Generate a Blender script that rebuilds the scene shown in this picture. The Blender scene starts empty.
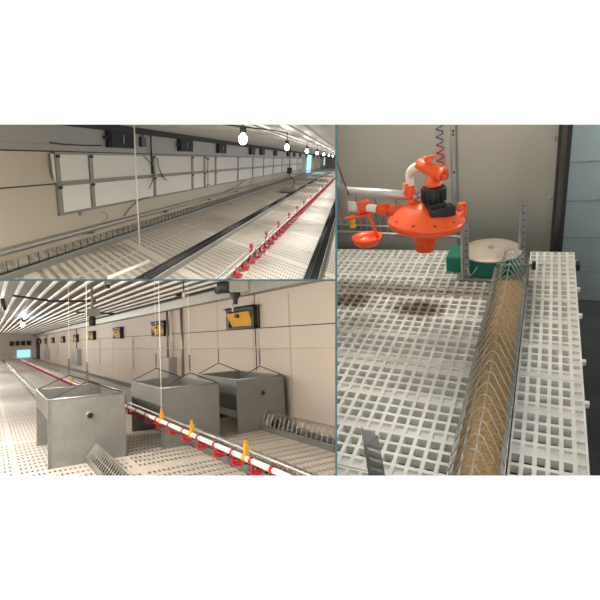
import bpy, bmesh, math, random
from mathutils import Vector, Matrix
random.seed(7)
PI = math.pi
SC = bpy.context.scene
COL = SC.collection

# ------------------------------------------------------------------ camera, world, exposure
F = 480.0
EYE = Vector((0, 0, 1.6))
cam_d = bpy.data.cameras.new('camera')
cam_d.sensor_width = 36.0
cam_d.lens = 36.0 * F / 600.0
cam_d.clip_end = 400
cam_d.clip_start = 0.05
cam = bpy.data.objects.new('camera', cam_d)
cam.location = EYE
cam.rotation_euler = (PI / 2, 0, 0)
COL.objects.link(cam)
SC.camera = cam
W = bpy.data.worlds.new('white_overcast')
SC.world = W
W.use_nodes = True
W.node_tree.nodes['Background'].inputs[0].default_value = (1, 1, 1, 1)
W.node_tree.nodes['Background'].inputs[1].default_value = 1.2
SC.view_settings.view_transform = 'Standard'
SC.view_settings.look = 'None'
SC.view_settings.gamma = 1
SC.view_settings.exposure = 0.0
SC.view_settings.use_curve_mapping = False

# three barn halls behind one white wall: axes of each hall (X across, Y along, Z up), eye height over its floor
def hall(R, L, U, h):
    m = Matrix((R, L, U)).transposed().to_4x4()
    m.translation = EYE - Vector(U) * h
    return m
def frame(Lv, Dv):
    L = Vector(Lv).normalized(); D = Vector(Dv)
    U = -D; U = (U - L * U.dot(L)).normalized()
    return L.cross(U), L, U
HA = hall(*frame((51, F, 140.5), (-85, F, -1609)), 2.0)
HB = hall(*frame((-311, F, -46), (0, 0, -F)), 1.6)
HC = hall(*frame((257, F, 300), (175, F, -950)), 1.1)

# room lamps (energies; most have a bulb further down, the far ones are bare lights)
E_A, E_B, E_C = 185.0, 130.0, 72.0
COL_A, COL_B, COL_C = (1.0, .96, .90), (1.0, .95, .89), (1.0, .97, .92)

# ------------------------------------------------------------------ materials
def srgb(r, g, b):
    f = lambda c: (c / 12.92 if c <= .04045 else ((c + .055) / 1.055) ** 2.4)
    return (f(r / 255), f(g / 255), f(b / 255), 1)
def mat(name, col, rough=.5, metal=0., var=.08, scale=6., bump=0., emit=None, estr=0., spec=.5, trans=0., stretch=None):
    m = bpy.data.materials.new(name); m.use_nodes = True
    nt = m.node_tree; b = nt.nodes['Principled BSDF']
    c = srgb(*col)
    b.inputs['Roughness'].default_value = rough
    b.inputs['Metallic'].default_value = metal
    b.inputs['Specular IOR Level'].default_value = spec
    if trans: b.inputs['Transmission Weight'].default_value = trans
    tc = nt.nodes.new('ShaderNodeTexCoord'); nz = nt.nodes.new('ShaderNodeTexNoise')
    nz.inputs['Scale'].default_value = scale; nz.inputs['Detail'].default_value = 4
    if stretch:
        mp = nt.nodes.new('ShaderNodeMapping'); mp.inputs['Scale'].default_value = stretch
        nt.links.new(tc.outputs['Object'], mp.inputs[0]); nt.links.new(mp.outputs[0], nz.inputs['Vector'])
    else:
        nt.links.new(tc.outputs['Object'], nz.inputs['Vector'])
    rp = nt.nodes.new('ShaderNodeValToRGB')
    rp.color_ramp.elements[0].position = .3; rp.color_ramp.elements[1].position = .7
    rp.color_ramp.elements[0].color = tuple(x * (1 - var) for x in c[:3]) + (1,)
    rp.color_ramp.elements[1].color = tuple(min(1, x * (1 + var)) for x in c[:3]) + (1,)
    nt.links.new(nz.outputs['Fac'], rp.inputs[0]); nt.links.new(rp.outputs[0], b.inputs['Base Color'])
    if bump:
        bp = nt.nodes.new('ShaderNodeBump'); bp.inputs['Strength'].default_value = bump; bp.inputs['Distance'].default_value = .01
        nt.links.new(nz.outputs['Fac'], bp.inputs['Height']); nt.links.new(bp.outputs[0], b.inputs['Normal'])
    if emit:
        b.inputs['Emission Color'].default_value = srgb(*emit); b.inputs['Emission Strength'].default_value = estr
    return m

def slat_mat(name, col, pu, pv, hu, hv, skew, per, stain):
    """pale plastic slats: rows of through holes, a closed row every `per` rows, a plain seam between the panels, dirt"""
    m = bpy.data.materials.new(name); m.use_nodes = True
    nt = m.node_tree; b = nt.nodes['Principled BSDF']; out = nt.nodes['Material Output']
    b.inputs['Roughness'].default_value = .5
    def mth(op, a, c=None):
        n = nt.nodes.new('ShaderNodeMath'); n.operation = op
        for i, v in enumerate((a, c)):
            if v is None: continue
            if isinstance(v, (int, float)): n.inputs[i].default_value = v
            else: nt.links.new(v, n.inputs[i])
        return n.outputs[0]
    tc = nt.nodes.new('ShaderNodeTexCoord'); sp = nt.nodes.new('ShaderNodeSeparateXYZ')
    nt.links.new(tc.outputs['Object'], sp.inputs[0])
    u = mth('ADD', sp.outputs[0], 200.0)
    v = mth('ADD', mth('ADD', sp.outputs[1], mth('MULTIPLY', sp.outputs[0], skew)), 200.0)
    fu = mth('FRACT', mth('DIVIDE', u, pu)); fv = mth('FRACT', mth('DIVIDE', v, pv))
    row = mth('FRACT', mth('DIVIDE', v, pv * per))
    colm = mth('FRACT', mth('DIVIDE', u, pu * 22))
    hole = mth('MULTIPLY', mth('LESS_THAN', fu, hu), mth('LESS_THAN', fv, hv))
    hole = mth('MULTIPLY', hole, mth('LESS_THAN', row, (per - 1.0) / per))
    hole = mth('MULTIPLY', hole, mth('LESS_THAN', colm, 21 / 22))
    nz = nt.nodes.new('ShaderNodeTexNoise'); nz.inputs['Scale'].default_value = .9; nz.inputs['Detail'].default_value = 5
    nt.links.new(tc.outputs['Object'], nz.inputs['Vector'])
    rp = nt.nodes.new('ShaderNodeValToRGB')
    rp.color_ramp.elements[0].position = .56; rp.color_ramp.elements[1].position = .78
    rp.color_ramp.elements[0].color = srgb(*col); rp.color_ramp.elements[1].color = srgb(*stain)
    nt.links.new(nz.outputs['Fac'], rp.inputs[0]); nt.links.new(rp.outputs[0], b.inputs['Base Color'])
    tr = nt.nodes.new('ShaderNodeBsdfTransparent'); mx = nt.nodes.new('ShaderNodeMixShader')
    nt.links.new(hole, mx.inputs[0]); nt.links.new(b.outputs[0], mx.inputs[1]); nt.links.new(tr.outputs[0], mx.inputs[2])
    nt.links.new(mx.outputs[0], out.inputs[0])
    return m

def spots_mat(name, col, dirt, pts):
    """white slat plastic with brown droppings spread around given spots (dirt with a shape of its own)"""
    m = mat(name, col, .45, 0, .05, 9)
    nt = m.node_tree; b = nt.nodes['Principled BSDF']
    tc = nt.nodes.new('ShaderNodeTexCoord')
    nz = nt.nodes.new('ShaderNodeTexNoise'); nz.inputs['Scale'].default_value = 26; nz.inputs['Detail'].default_value = 5
    nt.links.new(tc.outputs['Object'], nz.inputs['Vector'])
    fac = None
    for (x, y, rx, ry, s) in pts:
        mp = nt.nodes.new('ShaderNodeMapping'); mp.vector_type = 'TEXTURE'
        mp.inputs['Location'].default_value = (x, y, 0); mp.inputs['Scale'].default_value = (rx, ry, 10)
        nt.links.new(tc.outputs['Object'], mp.inputs[0])
        ln = nt.nodes.new('ShaderNodeVectorMath'); ln.operation = 'LENGTH'; nt.links.new(mp.outputs[0], ln.inputs[0])
        a = nt.nodes.new('ShaderNodeMath'); a.operation = 'MULTIPLY_ADD'
        nt.links.new(nz.outputs['Fac'], a.inputs[0]); a.inputs[1].default_value = 1.1; nt.links.new(ln.outputs['Value'], a.inputs[2])
        r = nt.nodes.new('ShaderNodeMapRange'); r.inputs['From Min'].default_value = 1.75; r.inputs['From Max'].default_value = 1.1
        r.inputs['To Max'].default_value = s
        nt.links.new(a.outputs[0], r.inputs['Value'])
        if fac is None: fac = r.outputs[0]
        else:
            q = nt.nodes.new('ShaderNodeMath'); q.operation = 'MAXIMUM'
            nt.links.new(fac, q.inputs[0]); nt.links.new(r.outputs[0], q.inputs[1]); fac = q.outputs[0]
    mx = nt.nodes.new('ShaderNodeMix'); mx.data_type = 'RGBA'
    src = b.inputs['Base Color'].links[0].from_socket
    nt.links.new(fac, mx.inputs[0]); nt.links.new(src, mx.inputs[6]); mx.inputs[7].default_value = srgb(*dirt)
    nt.links.new(mx.outputs[2], b.inputs['Base Color'])
    return m

M = {}
M['facade'] = mat('white_plaster', (248, 248, 248), .9, 0, .004, 3)
M['teal'] = mat('teal_paint', (58, 104, 110), .6)
M['divider'] = mat('white_divider', (225, 222, 214), .9)
M['beige'] = mat('beige_wall', (190, 180, 162), .65, 0, .03, .7)
M['cladding'] = mat('shade_grey_cladding', (150, 147, 141), .45, 0, .05, .6)  # grey holds the shadow and reflection on the upper wall
M['pinkbeige'] = mat('pink_beige_wall', (212, 199, 186), .6, 0, .025, .8)
M['ceilA'] = mat('grey_corrugated_ceiling', (176, 174, 168), .45, .2, .06, .8)
M['ceilB'] = mat('shaded_metal_ceiling', (106, 102, 96), .5, .2, .08, .8)  # darkened as the shaded sheet between the lit ribs
M['rib'] = mat('lit_ceiling_rib', (238, 234, 228), .5)  # pale colour stands for light on the rib flanks
M['pit'] = mat('dark_manure_pit', (62, 54, 46), .95, 0, .3, 2)
M['deep'] = mat('dark_pit_bed', (14, 12, 11), .95, 0, .3, 3)  # near black, holding the shade below the slats in its colour
M['pitlight'] = mat('pale_hole_backing', (166, 153, 135), .95, 0, .15, 3)  # pale bed just below the holes stands for their lit side walls
M['slatA'] = slat_mat('slat_floor_worn', (210, 202, 189), .056, .24, .48, .52, 1.126, 14, (168, 146, 120))
M['slatB'] = slat_mat('slat_floor_pale', (214, 206, 196), .058, .22, .42, .42, 0.0, 14, (214, 202, 184))
M['slatC'] = spots_mat('white_slat_plastic', (228, 226, 218), (122, 106, 88),
                       [(-.78, 2.03, .5, .07, .75), (-.42, 2.03, .4, .055, .8), (-.82, 1.90, .12, .09, .95), (-.47, 1.86, .12, .08, .95), (-.3, 2.1, .2, .1, .5), (-.02, 2.0, .06, .3, .35)])
M['galv'] = mat('galvanised_steel', (176, 178, 176), .36, .75, .10, 14)
M['hopper'] = mat('hopper_sheet', (134, 134, 131), .45, .35, .07, 9)
M['galv_dull'] = mat('dull_galvanised_sheet', (168, 166, 158), .42, .55, .07, 9)
M['sheet'] = mat('brushed_metal_sheet', (172, 168, 158), .38, .45, .04, 2.5, stretch=(1, 1, .25))
M['trough'] = mat('grey_trough_steel', (142, 142, 138), .45, .5, .1, 5)
M['wire'] = mat('galvanised_wire', (170, 168, 160), .35, .7, .05, 20)
M['darkwire'] = mat('dark_wire', (62, 62, 60), .5, .4, .1, 20)
M['black'] = mat('black_plastic', (22, 22, 23), .5, 0, .15, 30)
M['charcoal'] = mat('charcoal_steel', (38, 36, 34), .7, 0, .12, 3)
M['navy'] = mat('navy_plastic', (26, 34, 48), .6, 0, .12, 8, spec=.2)
M['yellow'] = mat('yellow_plastic', (226, 168, 34), .45, 0, .06, 8)
M['white'] = mat('white_plastic', (240, 236, 226), .4, 0, .03, 12)
M['panel'] = mat('white_panel', (226, 222, 214), .5, 0, .02, 1.2)
M['framegrey'] = mat('grey_frame_steel', (140, 136, 128), .45, .4, .1, 6)
M['red'] = mat('red_plastic', (190, 22, 44), .4, 0, .08, 20)
M['orange'] = mat('orange_plastic', (238, 88, 30), .33, 0, .05, 20)
M['orange_dark'] = mat('orange_shade_plastic', (232, 80, 30), .4, 0, .06, 20)
M['green'] = mat('green_plastic', (10, 112, 92), .4, 0, .08, 15)
M['feed'] = mat('brown_feed', (180, 146, 98), .9, 0, .35, 110, .6)
M['hose'] = mat('cream_hose', (232, 226, 208), .35, 0, .03, 20)
M['bluewall'] = mat('blue_grey_wall', (150, 164, 166), .7, 0, .04, 1.5)
M['concrete'] = mat('dark_concrete', (70, 72, 72), .8, 0, .15, 6)
M['bulb'] = mat('lit_bulb', (255, 250, 240), .3, emit=(255, 248, 235), estr=14)
M['bluebulb'] = mat('lit_blue_bulb', (235, 245, 255), .3, emit=(205, 232, 255), estr=10)
M['daylight'] = mat('daylit_opening', (170, 220, 240), .5, emit=(150, 215, 240), estr=1.1)
M['rust'] = mat('brown_dirt', (120, 96, 72), .9, 0, .3, 10)

# ------------------------------------------------------------------ mesh helpers
class MB:
    def __init__(s): s.v = []; s.f = []; s.sm = []
    def add(s, vs, fs, smooth=False):
        b = len(s.v); s.v += [Vector(p) for p in vs]
        for f in fs: s.f.append([i + b for i in f]); s.sm.append(smooth)
        return s
    def hexa(s, c):      # 8 corners: bottom ring then top ring
        return s.add(c, [(3, 2, 1, 0), (4, 5, 6, 7), (0, 1, 5, 4), (1, 2, 6, 5), (2, 3, 7, 6), (3, 0, 4, 7)])
    def box(s, x0, x1, y0, y1, z0, z1, T=None):
        c = [(x0, y0, z0), (x1, y0, z0), (x1, y1, z0), (x0, y1, z0), (x0, y0, z1), (x1, y0, z1), (x1, y1, z1), (x0, y1, z1)]
        if T is not None: c = [T @ Vector(p) for p in c]
        return s.hexa(c)
    def tube(s, pts, r, n=8, cap=True):
        pts = [Vector(p) for p in pts]; N = len(pts)
        rs = r if isinstance(r, (list, tuple)) else [r] * N
        vs = []; prev = None
        for i, p in enumerate(pts):
            a = pts[max(0, i - 1)]; b = pts[min(N - 1, i + 1)]
            t = (b - a).normalized()
            if prev is None:
                q = Vector((0, 0, 1)) if abs(t.z) < .9 else Vector((1, 0, 0))
            else: q = prev
            e = (q - t * q.dot(t)).normalized(); g = t.cross(e); prev = e
            for k in range(n):
                w = 2 * PI * k / n
                vs.append(p + (e * math.cos(w) + g * math.sin(w)) * rs[i])
        fs = [(i * n + k, i * n + (k + 1) % n, (i + 1) * n + (k + 1) % n, (i + 1) * n + k) for i in range(N - 1) for k in range(n)]
        s.add(vs, fs, n > 5)
        if cap:
            b = len(s.v) - len(vs)
            s.f.append([b + k for k in reversed(range(n))]); s.sm.append(False)
            s.f.append([b + (N - 1) * n + k for k in range(n)]); s.sm.append(False)
        return s
    def lathe(s, prof, n=28, T=None, smooth=True):   # prof: (r, z) from bottom up, local Z axis
        vs = []
        for (r, z) in prof:
            for k in range(n):
                p = Vector((r * math.cos(2 * PI * k / n), r * math.sin(2 * PI * k / n), z))
                vs.append(T @ p if T is not None else p)
        N = len(prof)
        fs = [(i * n + k, i * n + (k + 1) % n, (i + 1) * n + (k + 1) % n, (i + 1) * n + k) for i in range(N - 1) for k in range(n)]
        fs.append(tuple(reversed(range(n)))); fs.append(tuple((N - 1) * n + k for k in range(n)))
        return s.add(vs, fs, smooth)
    def prism(s, poly, y0, y1, axis='y'):   # closed polygon in (x, z) extruded along y
        n = len(poly)
        if axis == 'y': mk = lambda p, t: (p[0], t, p[1])
        elif axis == 'x': mk = lambda p, t: (t, p[0], p[1])
        else: mk = lambda p, t: (p[0], p[1], t)
        vs = [mk(p, y0) for p in poly] + [mk(p, y1) for p in poly]
        fs = [(i, (i + 1) % n, n + (i + 1) % n, n + i) for i in range(n)] + [tuple(reversed(range(n))), tuple(range(n, 2 * n))]
        return s.add(vs, fs)
    def build(s, name, m, parent=None, H=None, bevel=0.):
        me = bpy.data.meshes.new(name)
        me.from_pydata([tuple(p) for p in s.v], [], s.f)
        me.polygons.foreach_set('use_smooth', s.sm)
        bm = bmesh.new(); bm.from_mesh(me); bmesh.ops.recalc_face_normals(bm, faces=bm.faces); bm.to_mesh(me); bm.free()
        me.materials.append(M[m] if isinstance(m, str) else m)
        o = bpy.data.objects.new(name, me); COL.objects.link(o)
        if parent is not None: o.parent = parent
        if H is not None: o.matrix_world = H
        if bevel:
            bv = o.modifiers.new('bevel', 'BEVEL'); bv.width = bevel; bv.segments = 2; bv.limit_method = 'ANGLE'
        return o
def T(x, y, z): return Matrix.Translation((x, y, z))
def RZ(d): return Matrix.Rotation(math.radians(d), 4, 'Z')
def RX(d): return Matrix.Rotation(math.radians(d), 4, 'X')
def RY(d): return Matrix.Rotation(math.radians(d), 4, 'Y')
def tag(o, label, cat, group=None):
    o['label'] = label; o['category'] = cat
    if group: o['group'] = group
    return o
def thing(name, H, loc, label, cat, group=None, rz=0):
    o = bpy.data.objects.new(name, None); COL.objects.link(o); o.empty_display_size = .1
    o.matrix_world = H @ T(*loc) @ RZ(rz)
    return tag(o, label, cat, group)
def dup(root, H, loc, label, rz=0):
    kids = [o for o in bpy.data.objects if o.parent == root]
    r = root.copy(); COL.objects.link(r); r.matrix_world = H @ T(*loc) @ RZ(rz); r['label'] = label
    for k in kids:
        subs = [o for o in bpy.data.objects if o.parent == k]
        c = k.copy(); COL.objects.link(c); c.parent = r
        for g in subs:
            d = g.copy(); COL.objects.link(d); d.parent = c
    return r
def struct(mb, name, m, H=None, parent=None):
    o = mb.build(name, m, parent, H)
    if parent is None: o['kind'] = 'structure'
    return o
def lamp(H, loc, energy, col, r=.12, name='lamp_light', down=False):
    d = bpy.data.lights.new(name, 'SPOT' if down else 'POINT'); d.energy = energy; d.color = col; d.shadow_soft_size = r
    if down: d.spot_size = math.radians(172); d.spot_blend = .35
    o = bpy.data.objects.new(name, d); COL.objects.link(o); o.matrix_world = H @ T(*loc)
    if down: lamp(H, loc, energy * .16, col, r, name)
    return o

# ------------------------------------------------------------------ the white wall with its three openings, dividers between the halls
D0, D1 = 1.10, 1.12
def splay(x0, x1, y0, y1, d0, d1):
    """a block between depths d0 and d1 whose sides splay, given at one metre in thousandths of the focal length"""
    q = lambda x, y, d: ((x - 300) / F * d, d, EYE.z - (y - 300) / F * d)
    return [q(x0, y1, d0), q(x1, y1, d0), q(x1, y1, d1), q(x0, y1, d1), q(x0, y0, d0), q(x1, y0, d0), q(x1, y0, d1), q(x0, y0, d1)]
wf = MB()
wf.hexa(splay(-2600, 3200, -1700, 124.5, D0, D1)); wf.hexa(splay(-2600, 3200, 475.6, 2300, D0, D1))
wf.hexa(splay(-2600, -9, 124.5, 475.6, D0, D1)); wf.hexa(splay(609, 3200, 124.5, 475.6, D0, D1))
struct(wf, 'wall_front', 'facade')
struct(MB().hexa(splay(335.2, 337.2, 124.5, 475.6, D0 - .002, D1)), 'trim_1', 'teal')
struct(MB().hexa(splay(-9, 335.2, 279.2, 281.0, D0 - .002, D1)), 'trim_2', 'teal')
struct(MB().hexa(splay(335.9, 336.5, -700, 1300, D1, 9.0)), 'wall_between_right', 'divider')  # both dividers are added, unseen, to stop light leaking between halls
struct(MB().hexa(splay(-1400, 336.2, 279.8, 280.4, D1, 40.0)), 'wall_between_left', 'divider')

# ================================================================== HALL A (upper left): long barn with white wall panels
XW = -5.85
wl = struct(MB().box(XW - .12, XW, .3, 120, -.6, 2.75), 'wall_left', 'beige', HA)
struct(MB().box(XW, XW + .012, .3, 120, 1.86, 2.70), 'upper_cladding', 'cladding', None, wl)
struct(MB().box(XW, XW + .018, .3, 120, 1.845, 1.87), 'trim_3', 'charcoal', HA)
struct(MB().box(XW, XW + .008, .3, 9.55, 1.222, 1.246), 'trim_4', 'charcoal', HA)
struct(MB().box(XW, XW + .02, .3, 120, 1.985, 2.0), 'trim_5', 'framegrey', HA)
bm_ = MB().box(XW, XW + .16, 9.4, 110, 2.365, 2.53)
struct(bm_, 'trim_6', 'charcoal', HA)
# corrugated ceiling
poly = []
x = XW - .1
top = 2.56
prof = []
while x < 3.2:
    prof += [(x, top), (x + .20, top), (x + .225, top - .035), (x + .275, top - .035)]; x += .30
prof += [(3.3, top), (3.3, top + .12), (XW - .1, top + .12)]
struct(MB().prism(prof, .3, 120), 'ceiling', 'ceilA', HA)
struct(MB().box(XW - .1, 3.3, 120, 120.2, -.6, 2.8), 'wall_end', 'beige', HA)
struct(MB().add([(XW, 5, 0), (3.2, 5, 0), (3.2, 120, 0), (XW, 120, 0)], [(0, 1, 2, 3)]), 'floor', 'slatA', HA)
struct(MB().box(XW, 3.2, 4.4, 120, -.25, -.035), 'floor_pit', 'pitlight', HA)

# white wall panels in grey frames
posts = [9.33, 10.62, 14.25, 17.85, 19.4, 21.05, 25.36, 29.29, 33.0, 37.2, 42.0, 47.5, 54.0, 61.0]
for i in range(len(posts) - 1):
    a, b = posts[i], posts[i + 1]
    fr = MB()
    fr.box(XW, XW + .05, a, b, 1.80, 1.85); fr.box(XW, XW + .06, a, b, 1.185, 1.225); fr.box(XW, XW + .06, a, b, 1.25, 1.28); fr.box(XW, XW + .05, a, b, .60, .65)
    pw = .10 + .004 * a
    fr.box(XW, XW + .055, a, a + pw, .60, 1.85)
    if i == len(posts) - 2: fr.box(XW, XW + .055, b - pw, b, .60, 1.85)
    w = fr.build('window_%d' % (i + 1), 'framegrey', None, HA); w['kind'] = 'structure'
    MB().box(XW + .005, XW + .03, a + pw, b - .02, 1.28, 1.80).build('upper_pane', 'panel', w)
    MB().box(XW + .005, XW + .03, a + pw, b - .02, .65, 1.185).build('lower_pane', 'panel', w)
    if i == 0:
        MB().add([(XW + .01, a - .05, 1.28), (XW + .03, a, 1.25), (XW + .03, a, 1.82), (XW + .08, a - .20, 1.80), (XW + .08, a - .17, 1.42)], [(0, 1, 2, 3, 4)]).build('loose_sheet', 'panel', w)
    sc = MB()
    for z in (1.77, 1.16): sc.box(XW + .055, XW + .08, a + .02, a + .02 + pw * .8, z - .03, z + .03)
    sc.build('hinge', 'black', w)

# air inlets on the upper wall
def inlet_dark(loc, label, w, hgt):
    t = thing('air_inlet', HA, loc, label, 'air inlet', 'dark air inlets on the upper wall')
    MB().box(0, .10, -w / 2, w / 2, -hgt / 2, hgt / 2).build('frame', 'black', t)
    f = MB().box(.10, .125, -w / 2 + .06, w / 2 - .06, -hgt / 2 + .02, hgt / 2 - .05)
    fl = f.build('flap', 'navy', t)
    MB().box(.125, .14, -.02, .02, -.1, .1).build('pull_tab', 'framegrey', fl)
    MB().box(.0, .09, -w / 2 + .1, w / 2 - .15, hgt / 2 - .001, hgt / 2 + .045).build('hood', 'white', t)
    for s in (-1, 1): MB().box(.02, .07, s * (w / 2 + .06) - .06, s * (w / 2 + .06) + .06, -.03, .03).build('hinge_pin', 'black', t)
    return t
la = ['large navy air inlet above the first wide white wall panel', 'navy air inlet second along the panel wall from the largest',
      'navy air inlet third along the panel wall, before the brightest bulb', 'small navy air inlet just beyond the brightest hanging bulb',
      'fifth dark air inlet along the panel wall, paired close behind the fourth', 'sixth dark air inlet along the panel wall, above its far bays',
      'seventh dark air inlet along the panel wall, left of the second bulb', 'eighth dark air inlet along the panel wall, behind the second bulb',
      'ninth dark air inlet along the panel wall, near the last white panels', 'tenth dark air inlet along the panel wall, last above the white panels']
ya = [12.18, 17.18, 22.1, 29.06, 32.4, 38.2, 46.0, 51.0, 57.0, 65.0]
first = None
for i, y in enumerate(ya):
    if first is None: first = inlet_dark((XW, y + .02, 2.20), la[0], 1.42, .44)
    else: dup(first, HA, (XW, y - .05, 2.19), la[i])
lb = ['tiny dark air inlet first past the blue daylit opening', 'tiny dark air inlet second past the blue daylit opening',
      'tiny dark air inlet third past the blue daylit opening', 'tiny dark air inlet farthest down the panel wall']
for i, y in enumerate((78, 86, 95, 105)): dup(first, HA, (XW, y, 2.19), lb[i])
# daylit opening far down
o = struct(MB().box(XW + .01, XW + .05, 66.5, 73.5, .0, 2.3), 'window_20', 'daylight', HA)
o = struct(MB().box(XW + .01, XW + .05, 108, 113, .5, 2.2), 'window_21', 'daylight', HA)
dl = bpy.data.lights.new('daylight_spill', 'AREA'); dl.energy = 260; dl.color = (.5, .85, 1); dl.shape = 'RECTANGLE'; dl.size = 7; dl.size_y = 2
dlo = bpy.data.objects.new('daylight_spill', dl); COL.objects.link(dlo)
dlo.matrix_world = HA @ T(XW + .1, 70, 1.4) @ RZ(-90) @ RX(62)

# steel pipe low along the wall, brackets
t = thing('wall_pipe', HA, (XW + .10, 0, .20), 'grey steel pipe running low along the beige wall under the white panels', 'pipe')
MB().tube([(0, 1, 0), (0, 112, 0)], .06, 12).build('pipe', 'galv_dull', t)
for y in (6.0, 10.4, 15, 20, 25, 31, 38, 46): MB().box(-.10, .03, y, y + .10, -.12, -.02).build('bracket', 'framegrey', t)
tag(MB().tube([(XW + .03, 10.2, .24), (XW + .03, 10.2, .10)], .03, 8).build('drain_stub', 'galv', None, HA), 'short steel stub hanging under the grey wall pipe below the first narrow panel', 'pipe stub')
tag(MB().box(XW, XW + .06, 10.1, 10.28, .52, .60).build('panel_catch', 'galv', None, HA), 'small metal catch below the first narrow white panel', 'catch')

# feeder lines (trough with wire grill)
def feeder(name, H, x, y0, y1, label, w=.17, hh=.11, apex=.23, step=.12, wire='darkwire', tm='trough', top=True, wr=.006, ystop=45, longs=True, hoop=False):
    t = thing(name, H, (x, 0, 0), label, 'feeder')
    a = w / 2; k = .008
    MB().prism([(-a, 0), (a, 0), (a, hh), (a - k, hh), (a - k, .012), (-a + k, .012), (-a + k, hh), (-a, hh)], y0, y1).build('trough', tm, t)
    MB().box(-a + k, a - k, y0, y1, .012, .03).build('feed_bed', 'pit', t)
    e = MB()
    for s in (-1, 1): e.tube([(s * a, y0, hh), (s * a, y1, hh)], .012, 6)
    e.build('rim', 'galv', t)
    g = MB(); y = y0 + .02
    while y < min(y1, ystop):
        if hoop: g.tube([(-a, y, hh), (-a * .55, y, apex - .03), (-a * .2, y, apex), (a * .2, y, apex), (a * .55, y, apex - .03), (a, y, hh)], wr, 4, False)
        else: g.tube([(-a, y, hh), (-.012, y, apex), (.012, y, apex), (a, y, hh)] if longs else [(-a * .5, y, hh * .6), (-a * .5, y, apex)], wr, 4, False)
        y += step * (1 if y < 20 else 2)
    if not longs and not hoop: g.tube([(-a * .5, y0, hh * .8), (-a * .5, y1, hh * .8)], .012, 5)
    if top: g.tube([(0, y0, apex), (0, y1, apex)], .008, 5)
    for s in ((-1, 1) if longs else ()): g.tube([(s * a * .55, y0, hh + (apex - hh) * .45), (s * a * .55, y1, hh + (apex - hh) * .45)], .006, 5)
    g.build('grill', wire, t)
    return t
feeder('chain_feeder', HA, -5.03, 5.6, 112, 'grey chain feeder with wire grill nearest the beige wall, under the pipe', step=.26, top=False, longs=False, apex=.25, wr=.008, tm='framegrey')
feeder('chain_feeder', HA, -2.95, 5.8, 112, 'grey chain feeder with dark grill crossing the middle of the panel barn floor', w=.2, apex=.2, step=.09, wr=.011, wire='black')
feeder('chain_feeder', HA, -.50, 5.8, 112, 'dark chain feeder right of the red drinker cups', w=.24, apex=.2, step=.08, wr=.011, tm='charcoal', wire='black')

# red drinker line
t = thing('drinker_line', HA, (-1.845, 0, 0), 'drinker line with a long row of red cups over the slatted floor', 'drinker line', rz=-.35)
MB().tube([(0, 5.9, .15), (0, 105, .15)], .028, 8).build('water_pipe', 'galv_dull', t)
MB().tube([(-.06, 5.9, .20), (-.06, 105, .20)], .022, 8).build('support_rail', 'galv_dull', t)
def cup_mesh(s=1.0):
    m = MB()
    m.lathe([(.02 * s, -.10 * s), (.05 * s, -.095 * s), (.075 * s, -.06 * s), (.068 * s, -.058 * s), (.045 * s, -.085 * s), (.01 * s, -.088 * s)], 14, T(.06 * s, 0, 0))
    m.box(.0, .03 * s, -.014 * s, .014 * s, -.08 * s, .04 * s)
    m.tube([(0, 0, -.0), (0, 0, -.06 * s)], .014 * s, 8)
    m.lathe([(.036 * s, -.03 * s), (.036 * s, .03 * s)], 12, RX(90))
    return m
c0 = None
y = 7.70; n = 0
while y < 62 and n < 92:
    if c0 is None:
        c0 = cup_mesh(1.15).build('drinker_cup', 'red', t); c0.location = (0, y, .13)
    else:
        c = c0.copy(); COL.objects.link(c); c.parent = t; c.location = (0, y, .13)
    y += .56; n += 1
h0 = None
for y in (9.3, 11.0, 12.9, 15.1, 17.4, 19.8, 23, 27, 32, 38, 45):
    if h0 is None:
        h0 = MB().box(-.075, -.02, -.03, .03, .12, .30).build('hanger_clip', 'red', t); h0.location = (0, y, 0)
    else:
        c = h0.copy(); COL.objects.link(c); c.parent = t; c.location = (0, y, 0)

# bulbs on drop cords
def bulb_lamp(H, loc, top_z, label, energy, col, light=True, m='bulb', group='hanging bulbs', r=.085, down=False):
    t = thing('hanging_bulb', H, loc, label, 'bulb', group)
    MB().lathe([(.02, -r * 1.25), (r * .7, -r * .95), (r, -r * .2), (r * .85, r * .5), (r * .4, r * .95), (.03, r * 1.2)], 16).build('glass_bulb', m, t)
    MB().lathe([(.035, r * 1.15), (.045, r * 1.2), (.045, r * 2.3), (.02, r * 2.6)], 12).build('socket', 'black', t)
    MB().tube([(0, 0, r * 2.5), (0, 0, top_z - loc[2])], .008, 6).build('cord', 'darkwire', t)
    if light: lamp(H, (loc[0], loc[1], loc[2] - r * 1.6), energy, col, .1, down=down)
    return t
bl = ['brightest hanging bulb over the panel barn, largest of its row', 'second hanging bulb of the row, left of the blue opening', 'third small hanging bulb of the row toward the far end',
      'fourth small hanging bulb of the row toward the far end', 'fifth small hanging bulb of the row toward the far end', 'sixth tiny hanging bulb of the row, beside the dividing edge',
      'seventh tiny hanging bulb, last of the row']
for i, y in enumerate((6.85, 11.6, 16.9, 22.0, 27.5, 33.8, 41.0)):
    bulb_lamp(HA, (-1.5, y, 2.2), 2.55, bl[i], E_A, COL_A, True, group='bulbs in the panel barn', r=.062 if i == 0 else .058, down=True)
for y in (52, 64, 78, 92): lamp(HA, (-1.5, y, 2.1), E_A * 1.3, COL_A, down=True)
# unseen bulbs added this side: one in the row, one lighting the wall
for (x, y, k) in ((-1.6, 2.6, .6), (-4.7, 3.4, 1.25)):
    bulb_lamp(HA, (x, y, 2.25), 2.55, 'added hanging bulb nearest the white wall, out of the picture', E_A * k, COL_A, True, group='added bulbs of the panel barn', down=True)

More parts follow.
